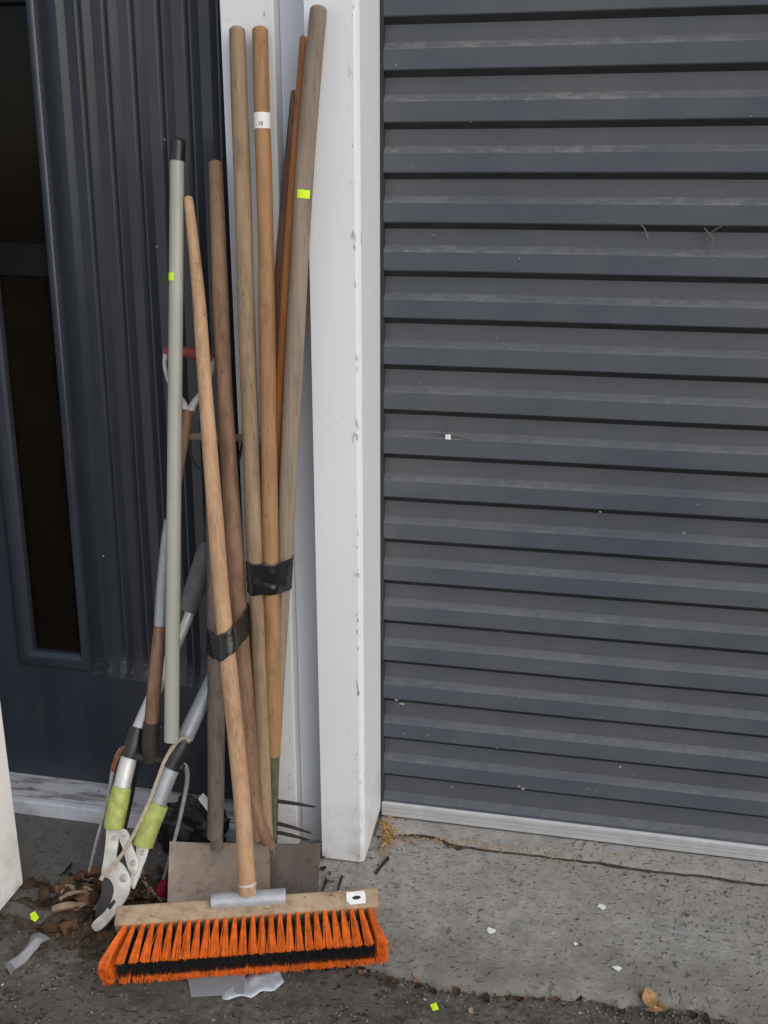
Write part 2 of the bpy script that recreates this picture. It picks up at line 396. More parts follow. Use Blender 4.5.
def edge_y(x): return -.462 + .035*(x+.3)*.4 + .030*noise.noise(Vector((x*3.1, 0, 0))) + .018*noise.noise(Vector((x*13, 4, 0))) + .008*noise.noise(Vector((x*43, 9, 0)))
bm = bmesh.new(); rows = []
xs = [-2.2+i*.012 for i in range(320)]
for x in xs:
    e = edge_y(x); col = []
    for k, (dy, dzz) in enumerate(((-.012, GZ-.012), (-.006, GZ*.75), (.0, GZ*.38), (.010, -.004), (.03, 0))):
        col.append(bm.verts.new((x, e+dy+.004*noise.noise(Vector((x*60, k*3, 1))), dzz+(.004*noise.noise(Vector((x*31, k, 7))) if k else 0))))
    for t in (.15, .3, .45, .6, .75, .88, 1.0):
        y = e+.03+(.12-(e+.03))*t
        col.append(bm.verts.new((x, y, .0035*noise.noise(Vector((x*4, y*4, 2))))))
    rows.append(col)
for a, b in zip(rows, rows[1:]):
    for i in range(len(a)-1): bm.faces.new((a[i], b[i], b[i+1], a[i+1]))
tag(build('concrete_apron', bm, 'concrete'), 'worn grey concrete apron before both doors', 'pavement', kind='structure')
bm = bmesh.new(); rows = []
for i in range(150):
    x = -.424+i*.014; e = -.083+.006*noise.noise(Vector((x*9, 1, 0)))+.004*noise.noise(Vector((x*40, 1, 0)))
    if -.40 < x < -.25: e += .022*math.sin((x+.40)/.15*math.pi)
    rows.append([bm.verts.new(q) for q in ((x, e-.004, -.006), (x, e, .005), (x, e+.008, .008+.002*noise.noise(Vector((x*20, 0, 0)))), (x, 0, .008), (x, .1, .008))])
for a, b in zip(rows, rows[1:]):
    for i in range(4): bm.faces.new((a[i], b[i], b[i+1], a[i+1]))
bm2 = bmesh.new(); pr = None  # dark ribbon drawn for the crack, where the low step casts little shadow
for i in range(260):
    x = -.42+i*.0081; e = -.083+.006*noise.noise(Vector((x*9, 1, 0)))+.004*noise.noise(Vector((x*40, 1, 0)))
    if -.40 < x < -.25: e += .022*math.sin((x+.40)/.15*math.pi)
    wd = .0008+.0026*max(0, noise.noise(Vector((x*17, 3, 3))))+(.014*abs(noise.noise(Vector((x*40, 5, 1)))) if -.40 < x < -.22 else 0)
    cu = [bm2.verts.new((x, e-.003-wd*2, .0012+.0035*0)), bm2.verts.new((x, e-.003-wd, .0048)), bm2.verts.new((x, e-.0025, .0052))]
    if pr:
        for j in (0, 1): bm2.faces.new((pr[j], cu[j], cu[j+1], pr[j+1]))
    pr = cu
tag(build('crack_ribbon', bm2, 'soil'), 'dark ribbon laid along the crack before the roller door', 'dirt', kind='stuff')
tag(build('concrete_sill', bm, 'strip'), 'pale raised concrete strip under the roller door', 'sill', kind='structure')

# ------------------------------------------------------------------ roller door
root = thing('roller_door', 'slate blue corrugated steel roller door filling the right side', 'roller door', (.6, 0, 0))
P, dep, zb = .0905, .014, .047
prof = []
zlist = [.218-.0935*1, .218]                      # measured groove heights follow a 0.09 m pitch
z = zb
k = 0
prof += [(-dep, z), (-dep, .0545), (-dep+.001, .056), (0, .067)]; kz = 0
while kz < 25:
    z = .113+.0945*kz-.000185*kz*kz; kz += 1
    prof += [(0, z-.006), (-dep+.0015, z+.0055), (-dep, z+.0075), (-dep, z+.041), (-dep+.0015, z+.0430), (0, z+.0535)]
prof.append((0, 2.45))
PX1_ = -.428
XL, XR = -.4265, 2.2
bm = bmesh.new(); NX = 60
cols = []
for i in range(NX+1):
    x = XL+(XR-XL)*i/NX
    cols.append([bm.verts.new((x, y+.0015*noise.noise(Vector((x*1.3, zz*2, 0))), zz+.0012*noise.noise(Vector((x*2, zz*11, 5))))) for y, zz in prof])
for a, b in zip(cols, cols[1:]):
    for i in range(len(prof)-1): 
        f = bm.faces.new((a[i], b[i], b[i+1], a[i+1]))
        if i > 3 and (i-4) % 6 == 0: f.material_index = 1
build('curtain', bm, ['slate', 'groove'], root, False)
bm = bmesh.new(); rail = [(-.016, .012), (-.020, .014), (-.020, .022), (-.017, .0235), (-.020, .025), (-.020, .032), (-.017, .0335), (-.020, .035), (-.020, .043), (-.0155, .0475), (-.004, .0475), (-.004, .012)]
add_prism(bm, [Vector((XL+.002, y, z)) for y, z in rail], Vector((XR-XL, 0, 0)))
build('bottom_rail', bm, 'rail', root, False)
bm = add_box(bmesh.new(), (XL+.002, -.014, .0085), (XR, -.006, .0118)); build('gap_strip', bm, 'blackp', root, False)  # black strip filling the gap under the bottom rail
bm = add_box(bmesh.new(), (PX1_+.0005, -.0165, .006), (PX1_+.0065, .03, 2.4), .001); build('shadow_strip', bm, 'groove', root, False)  # strip added over the slat ends, dark for the shadow beside the post
# scraps of dirt caught on the slats
bm = bmesh.new()
def cobweb(x0, y0, pts, r=.0011):
    add_tube(bm, dense([atY(x, y, -.0125) for x, y in pts], r, 5)[0], r, seg=5)
for pl in (((425, 432), (446, 433), (462, 437), (480, 441), (491, 441), (498, 446), (503, 441), (510, 438)), ((446, 425), (447, 431), (448, 436)), ((636, 222), (644, 228), (648, 240)), ((706, 240), (712, 232), (722, 226)), ((704, 228), (713, 240), (711, 250))):
    cobweb(0, 0, pl)
build('cobweb', bm, 'grit', root)
bm = bmesh.new()
for x_, y_, s_ in [(523, 789, .007), (519, 786, .004), (402, 704, .006), (408, 708, .004), (396, 700, .004), (428, 735, .003), (588, 789, .004), (597, 791, .003), (540, 787, .003), (612, 794, .003), (454, 741, .003), (497, 748, .003), (684, 533, .004), (600, 512, .003), (405, 436, .004), (558, 667, .0025), (620, 767, .003), (452, 787, .003), (500, 626, .0025)]+[(random.uniform(390, 765), random.uniform(60, 780), random.choice((.0012, .0016, .002))) for _ in range(40)]:
    c_q = atY(x_, y_, -.0145); t_ = bmesh.new(); bmesh.ops.create_icosphere(t_, subdivisions=1, radius=s_*.62); so_ = random.random()*60
    for v in t_.verts: v.co = c_q+Vector((v.co.x*1.5, v.co.y*.3, v.co.z*.7))*(1+.9*noise.noise(v.co.normalized()*1.6+Vector((so_, 0, 0))))
    merge(bm, t_)
tag(build('stuck_crumbs', bm, 'leafbit', root, False), kind='stuff')
bm = bmesh.new(); q = atY(448, 437, -.0135); add_box(bm, q-Vector((.0055, .001, .005)), q+Vector((.0055, .001, .005)), .0006); build('paper_scrap', bm, 'label', root, False)

# ------------------------------------------------------------------ white timber post, board, recess wall
PX0, PX1, PY = -.521, -.428, -.185
bm = bmesh.new(); sec = [(PX0, PY), (PX1-.009, PY), (PX1-.004, PY+.0025), (PX1, PY+.009), (PX1, .04), (PX0, .04)]
lev = [(0, None)] + [(z_, 0) for z_ in (.06, .3, .7, 1.2, 1.7, 2.4)]
rg = []
for z_, _ in lev:
    rg.append([bm.verts.new((x+.0008*noise.noise(Vector((z_*5, x*9, 0))), y, z_ if _ is not None else .004+max(0, (y-PY))*.16+.003*noise.noise(Vector((x*60, y*60, 0))))) for x, y in sec])
for a, b in zip(rg, rg[1:]):
    for i in range(6): bm.faces.new((a[i], a[(i+1) % 6], b[(i+1) % 6], b[i]))
bm.faces.new(list(reversed(rg[0]))); bm.faces.new(rg[-1])
tag(build('timber_post', bm, 'post', None, False), 'chipped white timber post at the left edge of the roller door', 'post').location = (0, 0, 0)
BY = -.155
bx0, bx1 = atY(219, 0, BY).x, atY(273, 0, BY).x
bm = add_box(bmesh.new(), (bx0, BY, .0), (bx1, .0, 2.4), .003)
tag(build('jamb_board', bm, 'board', None, False), 'white door jamb board behind the bundled handles', 'door jamb')
bm = add_box(bmesh.new(), (bx1+.001, -.122, -.01), (PX0-.001, .05, 2.4)); tag(build('recess_wall', bm, 'wall', None, False), 'narrow shaded white wall strip between the jamb board and the post', 'wall')
bm = add_box(bmesh.new(), (-1.25, -1.6, .006), (-1.102, -.398, 2.4), .004)
tag(build('porch_wall', bm, 'porch', None, False), 'plain white wall end at the lower left corner', 'wall')

# ------------------------------------------------------------------ entrance door
DY = -.085
dx0, dx1 = -1.75, bx0-.002
root = thing('entrance_door', 'dark navy entrance door with tall narrow window and vertical flutes', 'door', ((dx0+dx1)/2, DY, .04))
gl0, gl1 = atY(32, 649, DY).x, atY(80, 653, DY).x
gz0 = atY(55, 652, DY).z; gz1 = atY(10, 3, DY).z
mz0 = atY(55, 667, DY).z; ml0 = atY(18, 660, DY).x; ml1 = atY(90, 664, DY).x
fz0 = atY(120, 673, DY).z; fz1 = 2.0
doorz0 = atY(60, 783, DY).z
# leaf as a height field: flutes cut into the flat
pitch = (atY(159, 500, DY).x-atY(90, 500, DY).x)/3
f0 = atY(89, 500, DY).x - pitch*.02
NF = 7
def leaf_depth(x):
    if x < ml1-.003: return 0
    u = (x-f0)/pitch
    if u > NF: return 0
    u %= 1
    if u < .07: return 0
    if u < .27: return .012*(u-.07)/.20
    if u < .66: return .012
    if u < .92: return .012+.010*(u-.66)/.26
    return .022*(1-u)/.08
xs = [dx0, ml0, gl0, gl1, ml1-.0035, ml1-.0025]
for k in range(NF):
    for u in (0, .07, .27, .5, .66, .92): xs.append(f0+pitch*(k+u))
xs = sorted(x for x in xs if x < dx1-.006) + [dx1]
zs = [doorz0, (doorz0+fz0)/2, fz0-.012, fz0, fz0+.022, fz0+.05, gz0-.006, .8, 1.2, 1.6, gz1, 2.1]
zs = sorted(zs)
bm = bmesh.new(); g = []
for z_ in zs:
    k = max(0., min(1., (z_-fz0+.012)/.055))**.9
    g.append([bm.verts.new((x, DY+leaf_depth(x)*k, z_)) for x in xs])
for a, b, za, zb_ in zip(g, g[1:], zs, zs[1:]):
    for i in range(len(xs)-1):
        if xs[i] >= gl0-.001 and xs[i+1] <= gl1+.001 and za >= gz0-.007 and zb_ <= gz1+.001: continue
        bm.faces.new((a[i], a[i+1], b[i+1], b[i]))
build('leaf', bm, 'navy', root, False)
bm = bmesh.new()
def moulding(bm, A, B, wv, prot=.011):
    """half round bead from A to B; wv = width vector"""
    N = 7; sec = [(wv*(j/N), prot*math.sin(math.pi*j/N)**.6) for j in range(N+1)]
    ra = [bm.verts.new(A+s_+Vector((0, -d_, 0))) for s_, d_ in sec]; rb = [bm.verts.new(B+s_+Vector((0, -d_, 0))) for s_, d_ in sec]
    for j in range(N): bm.faces.new((ra[j], ra[j+1], rb[j+1], rb[j]))
    bm.faces.new((ra[0], rb[0], rb[N], ra[N]))
    bm.faces.new(ra); bm.faces.new(list(reversed(rb)))
Yb = DY-.001
wf = thing('window', None, None, (0, 0, 0)); wf.parent = root; wf.matrix_parent_inverse = Matrix.Translation(-root.location)
N = 8; loop = []
for j in range(N+1):
    t = j/N; d_ = .011*math.sin(math.pi*t)**.55; rr = []
    for (xo, zo), (xi, zi) in (((ml0, mz0), (gl0, gz0)), ((ml1, mz0), (gl1, gz0)), ((ml1, gz1+.03), (gl1, gz1)), ((ml0, gz1+.03), (gl0, gz1))):
        rr.append(bm.verts.new((xo+(xi-xo)*t, Yb-d_, zo+(zi-zo)*t)))
    loop.append(rr)
loop.append([bm.verts.new((v.co.x, DY+.014, v.co.z)) for v in loop[-1]])
for ra, rb in zip(loop, loop[1:]):
    for j in range(4): bm.faces.new((ra[j], ra[(j+1) % 4], rb[(j+1) % 4], rb[j]))
build('frame', bm, 'navy', wf)
bm = add_box(bmesh.new(), (gl0-.01, DY+.0125, gz0-.01), (gl1+.002, DY+.017, gz1+.04)); build('pane', bm, 'glass', wf, False)
za, zb2 = atY(20, 275, DY+.01).z, atY(20, 243, DY+.01).z
bm = add_box(bmesh.new(), (gl0-.01, DY+.007, za), (gl1+.01, DY+.0115, zb2)); build('inner_rail', bm, 'dark_rail', wf, False)
bm = add_box(bmesh.new(), (dx1-.026, DY-.018, doorz0), (dx1, DY-.004, 2.1), .003); build('door_stop', bm, 'navy', root, False)
bm = add_box(bmesh.new(), (dx0, DY+.03, .0), (dx1, DY+.06, 2.1)); build('backing', bm, 'dark_rail', root, False)
# sill
root.rotation_euler.y = .0120            # the old door hangs a touch out of plumb
root = thing('door_sill', 'weathered sill with peeling white paint below the navy door', 'door sill', (-1.2, -.12, 0))
bm = bmesh.new(); NXs = 40
top = [(-.150, .036), (-.152, .040), (-.140, .0445), (-.09, .052), (DY+.03, .055)]
c_ = []
for i in range(NXs+1):
    x = -1.75+(bx0-.003+1.75)*i/NXs
    c_.append([bm.verts.new((x, y, z_+.0015*noise.noise(Vector((x*14, j*2, 0))))) for j, (y, z_) in enumerate(top)])
for a, b in zip(c_, c_[1:]):
    for j in range(len(top)-1): bm.faces.new((a[j], b[j], b[j+1], a[j+1]))
build('sloping_top', bm, 'sill', root, False)
bm = add_box(bmesh.new(), (-1.75, -.165, -.004), (bx0-.003, -.10, .0355), .004); build('front_strip', bm, 'wall', root, False)

# ------------------------------------------------------------------ long handles
def proj_y(p):
    v = p-EYE; return 512-F_PX*v.dot(UP)/v.dot(FW)
def on(path, y):
    p_, r_, wob = path
    for a, b, ra in zip(p_, p_[1:], r_):
        ya, yb = proj_y(a), proj_y(b)
        if min(ya, yb) <= y <= max(ya, yb): c = a.lerp(b, (y-ya)/(yb-ya)); return c, ra*(1+wob*noise.noise(c*7))
    return p_[-1], r_[-1]
def handle(name, mat, root, pts, wpx, plane, cap='round', wob=.05, n=10, seg=20):
    P3 = [plane(x, y) for x, y in pts]
    rr = [w_*.5*px(p) for w_, p in zip(wpx, P3)]
    p_, r_ = dense(P3, rr, n)
    return build(name, tube(p_, r_, cap=cap, wob=wob, seg=seg), mat, root), (p_, r_, wob), rr

# square mouth shovel with a D grip (left blade)
def blade(bm, corners, thick=.0022, bow=.014, lip=.0, nx=14, nz=10, nose=0.):
    """sheet through four corners (tl, tr, br, bl), dished"""
    tl, tr, br, bl = corners; nn = (tr-tl).cross(bl-tl).normalized()
    if nn.y > 0: nn = -nn
    def at(s, t):
        p = tl.lerp(tr, s).lerp(bl.lerp(br, s), t)
        side = (2*s-1)**2
        return p + nn*(bow*side*(1-.4*t)) + nn*(.0015*noise.noise(Vector((s*5, t*5, corners[0].x*9))))
    F_ = [[bm.verts.new(at(i/nx, j/nz)+nn*thick*.5) for i in range(nx+1)] for j in range(nz+1)]
    B_ = [[bm.verts.new(at(i/nx, j/nz)-nn*thick*.5) for i in range(nx+1)] for j in range(nz+1)]
    for j in range(nz):
        for i in range(nx):
            bm.faces.new((F_[j][i], F_[j][i+1], F_[j+1][i+1], F_[j+1][i])); bm.faces.new((B_[j][i+1], B_[j][i], B_[j+1][i], B_[j+1][i+1]))
    for i in range(nx):
        bm.faces.new((F_[0][i+1], F_[0][i], B_[0][i], B_[0][i+1])); bm.faces.new((F_[nz][i], F_[nz][i+1], B_[nz][i+1], B_[nz][i]))
    for j in range(nz):
        bm.faces.new((F_[j][0], F_[j+1][0], B_[j+1][0], B_[j][0])); bm.faces.new((F_[j+1][nx], F_[j][nx], B_[j][nx], B_[j+1][nx]))
    return bm

# plane of blade 1: top at Y -.325, bottom on the asphalt
b1t = atY(221, 842, -.325); b1 = Pl(b1t, Vector((b1t.x, -.47, GZ+.004)))
root = thing('square_shovel', 'square mouthed shovel with wooden D grip and light brown blade, left of the two blades', 'shovel', b1(221, 930))
p2 = Pl(atY(216, 437, -.185), atY(217, 838, -.335))
handle('shaft', 'slate_wood', root, [(215, 838), (216, 790), (216, 690), (215, 600), (214, 520), (214, 446)], [15, 17, 17, 17, 17, 16], p2, 'flat')
bm = bmesh.new(); add_tube(bm, [p2(190, 437), p2(193, 437), p2(216, 437), p2(241, 438), p2(243, 438)], [p_*.001 for p_ in (5, 7.5, 8, 7.5, 5)], seg=16)
build('grip', bm, 'tan', root)
bm = bmesh.new(); q, r_ = dense([p2(190, 441), p2(191, 455), p2(197, 467), p2(207, 471), p2(216, 473), p2(228, 470), p2(238, 462), p2(242, 442)], .003, 6); add_tube(bm, q, .0022, seg=8, flat=2.0)
build('strap', bm, 'iron', root)
build('blade', blade(bmesh.new(), (b1(172, 843), b1(271, 843), b1(272, 928), b1(168, 930))), 'steel_worn', root)
bm = bmesh.new(); add_tube(bm, [b1(172.5, 844, .006), b1(197, 844, .002), b1(221, 844, .0012), b1(246, 844, .002), b1(270.5, 844, .006)], .0026, seg=8); build('rolled_edge', bm, 'steel_worn', root)
bm = bmesh.new(); q, r_ = dense([b1(217, 850, .002), b1(217, 846, .005), p2(216, 834, .001)], [.010, .0125, .0140], 5); add_tube(bm, q, r_, seg=12); build('socket', bm, 'steel_worn', root)

# long handled shovel (right, dark blade)
b2t = atY(296, 843, -.308); b2 = Pl(b2t, Vector((b2t.x, -.42, GZ+.024)))
root = thing('long_shovel', 'long handled shovel with dark brown bent handle and dark blade half hidden', 'shovel', b2(266, 925))
p3 = Pl(atY(216, 160, -.168), atY(250, 835, -.322))
handle('shaft', 'brown', root, [(258, 838), (251, 790), (248, 740), (243, 660), (237, 580), (230, 480), (224, 380), (220, 280), (217, 200), (215, 160)], [17, 19, 18, 17, 17, 17, 16, 16, 14, 13], p3, 'round')
build('blade', blade(bmesh.new(), (b2(214, 843), b2(322, 844), b2(318, 915), b2(214, 915))), 'steel_dark', root)
bm = bmesh.new(); q, r_ = dense([p3(240, 722, .003), p3(247, 760, .003), p3(253, 800, .003), p3(262, 832, .001), p3(272, 848, -.004)], [.004, .012, .0155, .0155, .010], 6); add_tube(bm, q, r_, seg=14)
build('socket', bm, 'brown', root)

# tan handle: hoe with a rounded top
p4 = Pl(atY(237, 27, -.176), atY(268, 838, -.298))
root = thing('garden_hoe', 'hoe with weathered tan handle, left of the two tall round tops', 'hoe', p4(271, 880))
handle('shaft', 'tan', root, [(268, 842), (265, 800), (262, 700), (257, 590), (252, 470), (247, 340), (243, 200), (239, 90), (237, 26)], [11, 15, 17, 17, 17, 17, 17, 17, 16], p4)
bm = bmesh.new(); q, r_ = dense([p4(268, 838), p4(270, 862), p4(272, 884)], [.008, .006, .005], 4); add_tube(bm, q, r_, seg=10)
add_box(bm, p4(272, 884)+Vector((-.06, -.006, -.06)), p4(272, 884)+Vector((.05, -.003, .0))); build('hoe_head', bm, 'iron', root)

# honey coloured handle with white label and a green socket: rake whose prongs point right
p5 = Pl(atY(260, 27, -.178), atY(275, 830, -.290))
root = thing('pronged_rake', 'honey brown handled rake with white paper label and green socket', 'rake', p5(276, 880))
h5, P5, R5 = handle('shaft', 'orange_wood', root, [(274, 755), (273, 700), (271, 590), (269, 450), (267, 330), (265, 210), (262, 110), (260, 26)], [13, 16, 16, 16, 17, 16, 16, 16], p5)
bm = bmesh.new(); q, r_ = dense([p5(273.6, 742), p5(274, 790), p5(273.5, 838), p5(274, 868)], [.0120, .0092, .0082, .007], 5); add_tube(bm, q, r_, seg=14); sk = build('socket', bm, 'greenp', root)
(A, ra), (B, rb) = on(P5, 129), on(P5, 113)
bm, pos, u, v, axn = patch(A, B, 0, 1, max(ra, rb), -88, 88); lb = build('label', bm, 'label', root)
add_text('number', '15', .009, pos+axn*(-.006)+v*(-.003)+u*.0004, u, v, axn, 'ink', lb)
for (xa, ya, xb, yb) in ((276, 801, 316, 806), (276, 823, 312, 832), (276, 832, 310, 839)):
    bm = bmesh.new(); a_ = p5(xa, ya); e_ = p5(xb, yb, .0)+Vector((.0, -.004, 0)); mid = a_.lerp(e_, .5)+Vector((0, 0, .001))
    q, r_ = dense([a_, mid, e_], [.0042, .0036, .0018], 5); add_tube(bm, q, r_, seg=8, cap='round'); build('tine', bm, 'iron', root)

# grey weathered tall handle
p6 = Pl(atY(318, 6, -.208), atY(270, 840, -.228))
root = thing('push_hoe', 'tallest handle, greyish brown with a neon sticker, leaning across the post', 'hoe', p6(266, 880))
h6, P6, R6 = handle('shaft', 'grey_wood', root, [(266, 872), (272, 760), (279, 640), (285, 540), (291, 420), (298, 290), (305, 170), (312, 80), (319, 5)], [14, 16, 16, 17, 18, 18, 18, 18, 17], p6)
(A, ra), (B, rb) = on(P6, 198), on(P6, 189.5)
bm, *_ = patch(A, B, 0, 1, max(ra, rb), -40, 42); build('sticker', bm, 'neon', root)
bm = bmesh.new(); a_ = p6(266, 872); add_tube(bm, [a_+Vector((0, 0, .02)), a_+Vector((.004, -.01, -.03))], [.012, .008], seg=10); add_box(bm, a_+Vector((-.05, -.016, -.05)), a_+Vector((.04, -.012, -.018))); build('hoe_head', bm, 'iron', root)

# orange stained and brown slim handles behind
p7 = Pl(atY(306, 35, -.178), atY(262, 860, -.236))
root = thing('lawn_rake', 'slim orange stained handle tucked behind the tallest handle', 'rake', p7(258, 890))
handle('shaft', 'red_wood', root, [(258, 876), (266, 640), (276, 460), (287, 290), (297, 150), (305, 35)], [12, 13, 13, 13, 12, 10], p7)
bm = bmesh.new(); a_ = p7(258, 876); add_box(bm, a_+Vector((-.06, -.006, -.02)), a_+Vector((.06, .006, -.008)), .002); build('rake_head', bm, 'iron', root)
p8 = Pl(atY(296, 88, -.150), atY(242, 845, -.205))
root = thing('edging_tool', 'short brown handle with a hole near its top, behind the orange handle', 'edging tool', p8(241, 870))
handle('shaft', 'brown', root, [(241, 866), (256, 600), (267, 430), (279, 290), (289, 170), (296, 90)], [11, 12, 12, 12, 11, 10], p8)
bm = bmesh.new(); add_tube(bm, [p8(295.6, 99, .0095), p8(295.6, 99, .0118)], .0022, seg=10); build('hang_hole', bm, 'blackp', root)
bm = bmesh.new(); a_ = p8(241, 866); add_box(bm, a_+Vector((-.05, -.002, -.04)), a_+Vector((.05, .002, .005)), .001); build('cutting_blade', bm, 'iron', root)

# ------------------------------------------------------------------ push broom
aang = R(17); tilt = .014
a_ = Vector((math.cos(aang), math.sin(aang), tilt)).normalized(); hh = Vector((math.sin(aang), -math.cos(aang), 0))
b_ = (hh*.905 - Vector((0, 0, .425))).normalized(); n_ = a_.cross(b_); n_ = n_ if n_.z > 0 else -n_
tipc = atZ(250, 975, GZ+.006)
LB, TB, WB, BL = .496, .040, .056, .080
tc = tipc + n_*.043                 # centre of the tip face
fc = tc - b_*BL                     # centre of the block face that holds the bristles
bc = fc - b_*(TB/2)                 # block centre
root = thing('push_broom', 'wide push broom with orange and black bristles and pine handle', 'broom', Vector((bc.x, bc.y, GZ)))
Mx = Matrix((a_, b_, n_)).transposed()
bm = bmesh.new(); bmesh.ops.create_cube(bm, size=1)
for v in bm.verts: v.co = Vector((v.co.x*LB, v.co.y*TB, v.co.z*WB))
bmesh.ops.bevel(bm, geom=bm.edges[:], offset=.006, segments=3, affect='EDGES', profile=.5)
for v in bm.verts: v.co = bc + Mx @ v.co
build('block', bm, 'block', root)
# bristles
bo, bb = bmesh.new(), bmesh.new()
rowsN, colsN = 8, 28
for ci in range(colsN):
    for ri in range(rowsN):
        s = (ci+.5)/colsN*2-1; tt = ri/(rowsN-1)*2-1
        rt = fc + a_*(s*LB*.475) + n_*(tt*WB*.40)
        outer = ri in (0, 1, rowsN-1) or ci == 0 or ci == colsN-1
        for k in range(52 if outer else 34):
            an, rr = random.uniform(0, 6.283), math.sqrt(random.random())
            o_ = (math.cos(an)*rr, math.sin(an)*rr)
            root_p = rt + a_*o_[0]*.0032 + n_*o_[1]*.0032
            fx = (.036 if s < 0 else .020)*abs(s)**9*(1 if s > 0 else -1) + s*.006
            tip = tc + a_*(s*LB*.475 + fx + o_[0]*(.0086 if tt > .5 else .0110) + random.gauss(0, .0011)) + n_*(tt*.036 + o_[1]*(.0055 if tt > -.9 else .0085) + random.gauss(0, .0012)) + b_*(random.uniform(-.002, .001) - (.004*max(0, tt)**4) - (.002 if not outer else 0))
            if outer and random.random() < .012: tip += a_*random.gauss(0, .008) + n_*random.gauss(0, .006)
            m_ = root_p.lerp(tip, .55) - b_*0 + (n_*tt*.003)
            add_tube(bo if outer else bb, [root_p-b_*.003, m_, tip], [.00062, .0006, .00048], seg=3)
build('orange_bristles', bo, 'orange', root, False); build('black_bristles', bb, 'blackb', root, False)
# bracket along the upper back edge, socket and handle
ec = bc - b_*(TB/2) + n_*(WB/2)
brk = ec + a_*.000 - n_*.004 + b_*.006
hb = brk + n_*.012 - b_*.006
Htop = atY(188, 197, -.165)
hd = (Htop-hb).normalized()
bm = bmesh.new(); add_tube(bm, [brk-a_*.071, brk-a_*.069, brk+a_*.069, brk+a_*.071], [.014, .0165, .0165, .014], seg=18)
br = build('bracket', bm, 'zinc', root)
bm = bmesh.new(); add_tube(bm, [hb, hb+hd*.016, hb+hd*.019, hb+hd*.022], [.0158, .0158, .0178, .0166], seg=20); build('collar', bm, 'whitep', root)
ph = Pl(Htop, hb)
pts = [(247.5, 893), (242, 800), (231, 690), (222, 600), (214, 500), (206, 400), (199, 300), (193, 240), (188, 196)]
handle('handle', 'pine', root, pts, [17.5, 17, 16.8, 16.4, 15.6, 14.5, 12.8, 11, 9], ph)
q = atY(355, 907, 0)
lc = bc + n_*(WB/2+.0004) + a_*.204
bm = bmesh.new(); add_prism(bm, [lc + a_*u_ + b_*v_ for u_, v_ in ((-.018, -.012), (.016, -.013), (.018, -.004), (.017, .012), (-.012, .013), (-.019, .004))], n_*.0005); lb = build('label', bm, 'label', root, False)
bm = bmesh.new(); add_prism(bm, [lc + n_*.0007 + a_*u_ + b_*v_ for u_, v_ in ((-.008, -.001), (-.001, -.004), (.007, -.003), (.009, .001), (.002, .004), (-.006, .003))], n_*.0001); build('smudge', bm, 'iron', lb, False)

# ------------------------------------------------------------------ grey-green pole
pp = Pl(atY(178, 140, -.150), atY(172, 740, -.352))
root = thing('painted_pole', 'pale grey green painted pole with black end cap and neon sticker', 'pole', pp(172, 738))
P_, rr = dense([pp(171.5, 741), pp(173, 600), pp(174.5, 450), pp(176, 300), pp(177, 160)], [7.4*px(pp(172, 740)), 7.3*px(pp(173, 600)), 7.2*px(pp(174, 450)), 7.2*px(pp(176, 300)), 7.2*px(pp(177, 160))], 6)
P_ = [P_[0]+(P_[0]-P_[1]).normalized()*.002] + P_; rr = [rr[0]*.7] + rr
build('tube', tube(P_, rr, seg=22), 'pole', root)
r0 = 7.9*px(pp(178, 150)); bm = tube([pp(177, 161), pp(177.6, 150), pp(178, 138)], [r0, r0, r0*1.02], seg=20, cap='round'); build('end_cap', bm, 'blackp', root)
A, B = pp(176.1, 281), pp(176.2, 273); bm, *_ = patch(A, B, 0, 1, 7.2*px(A), -85, -18); build('sticker', bm, 'neon', root)

# ------------------------------------------------------------------ digging fork with faded red D grip
pf = Pl(atY(190, 355, -.200), atZ(92, 875, .04))
root = thing('digging_fork', 'garden fork with faded red D grip and slim bare steel tines', 'fork', pf(125, 878))
handle('shaft', 'brown', root, [(151, 728), (155, 680), (162, 610), (170, 530), (180, 460), (188, 410)], [14, 14, 12.5, 11, 11, 12], pf, 'flat')
bm = bmesh.new(); q, r_ = dense([pf(161, 625), pf(163, 590), pf(168, 540), pf(171, 520)], [.0138, .0138, .0134, .0130], 4); add_tube(bm, q, r_, seg=14); build('ferrule', bm, 'tube', root)
bm = bmesh.new(); q, r_ = dense([pf(186, 425), pf(184, 405, -.01), pf(172, 388, -.02), pf(165, 368, -.032), pf(166, 352, -.04)], [.010, .007, .0042, .004, .005], 6); add_tube(bm, q, r_, seg=8)
q, r_ = dense([pf(186, 425), pf(193, 405, -.01), pf(205, 388, -.02), pf(212, 372, -.032), pf(213, 357, -.04)], [.010, .007, .0042, .004, .005], 6); add_tube(bm, q, r_, seg=8)
build('grip_yoke', bm, 'whitep', root)
bm = tube([pf(165, 351, -.04), pf(176, 351, -.04), pf(190, 353, -.04), pf(204, 356, -.04), pf(214, 359, -.04)], [.008, .0105, .0105, .0105, .008], seg=14); build('grip_bar', bm, 'redp', root)
bm = bmesh.new(); q, r_ = dense([pf(152, 722), pf(150, 745), pf(152, 762)], [.0165, .017, .012], 5); add_tube(bm, q, r_, seg=14)
q, r_ = dense([pf(124, 752), pf(140, 757), pf(160, 760), pf(184, 768)], [.007, .0085, .0085, .007], 5); add_tube(bm, q, r_, seg=10)
build('head', bm, 'iron', root)
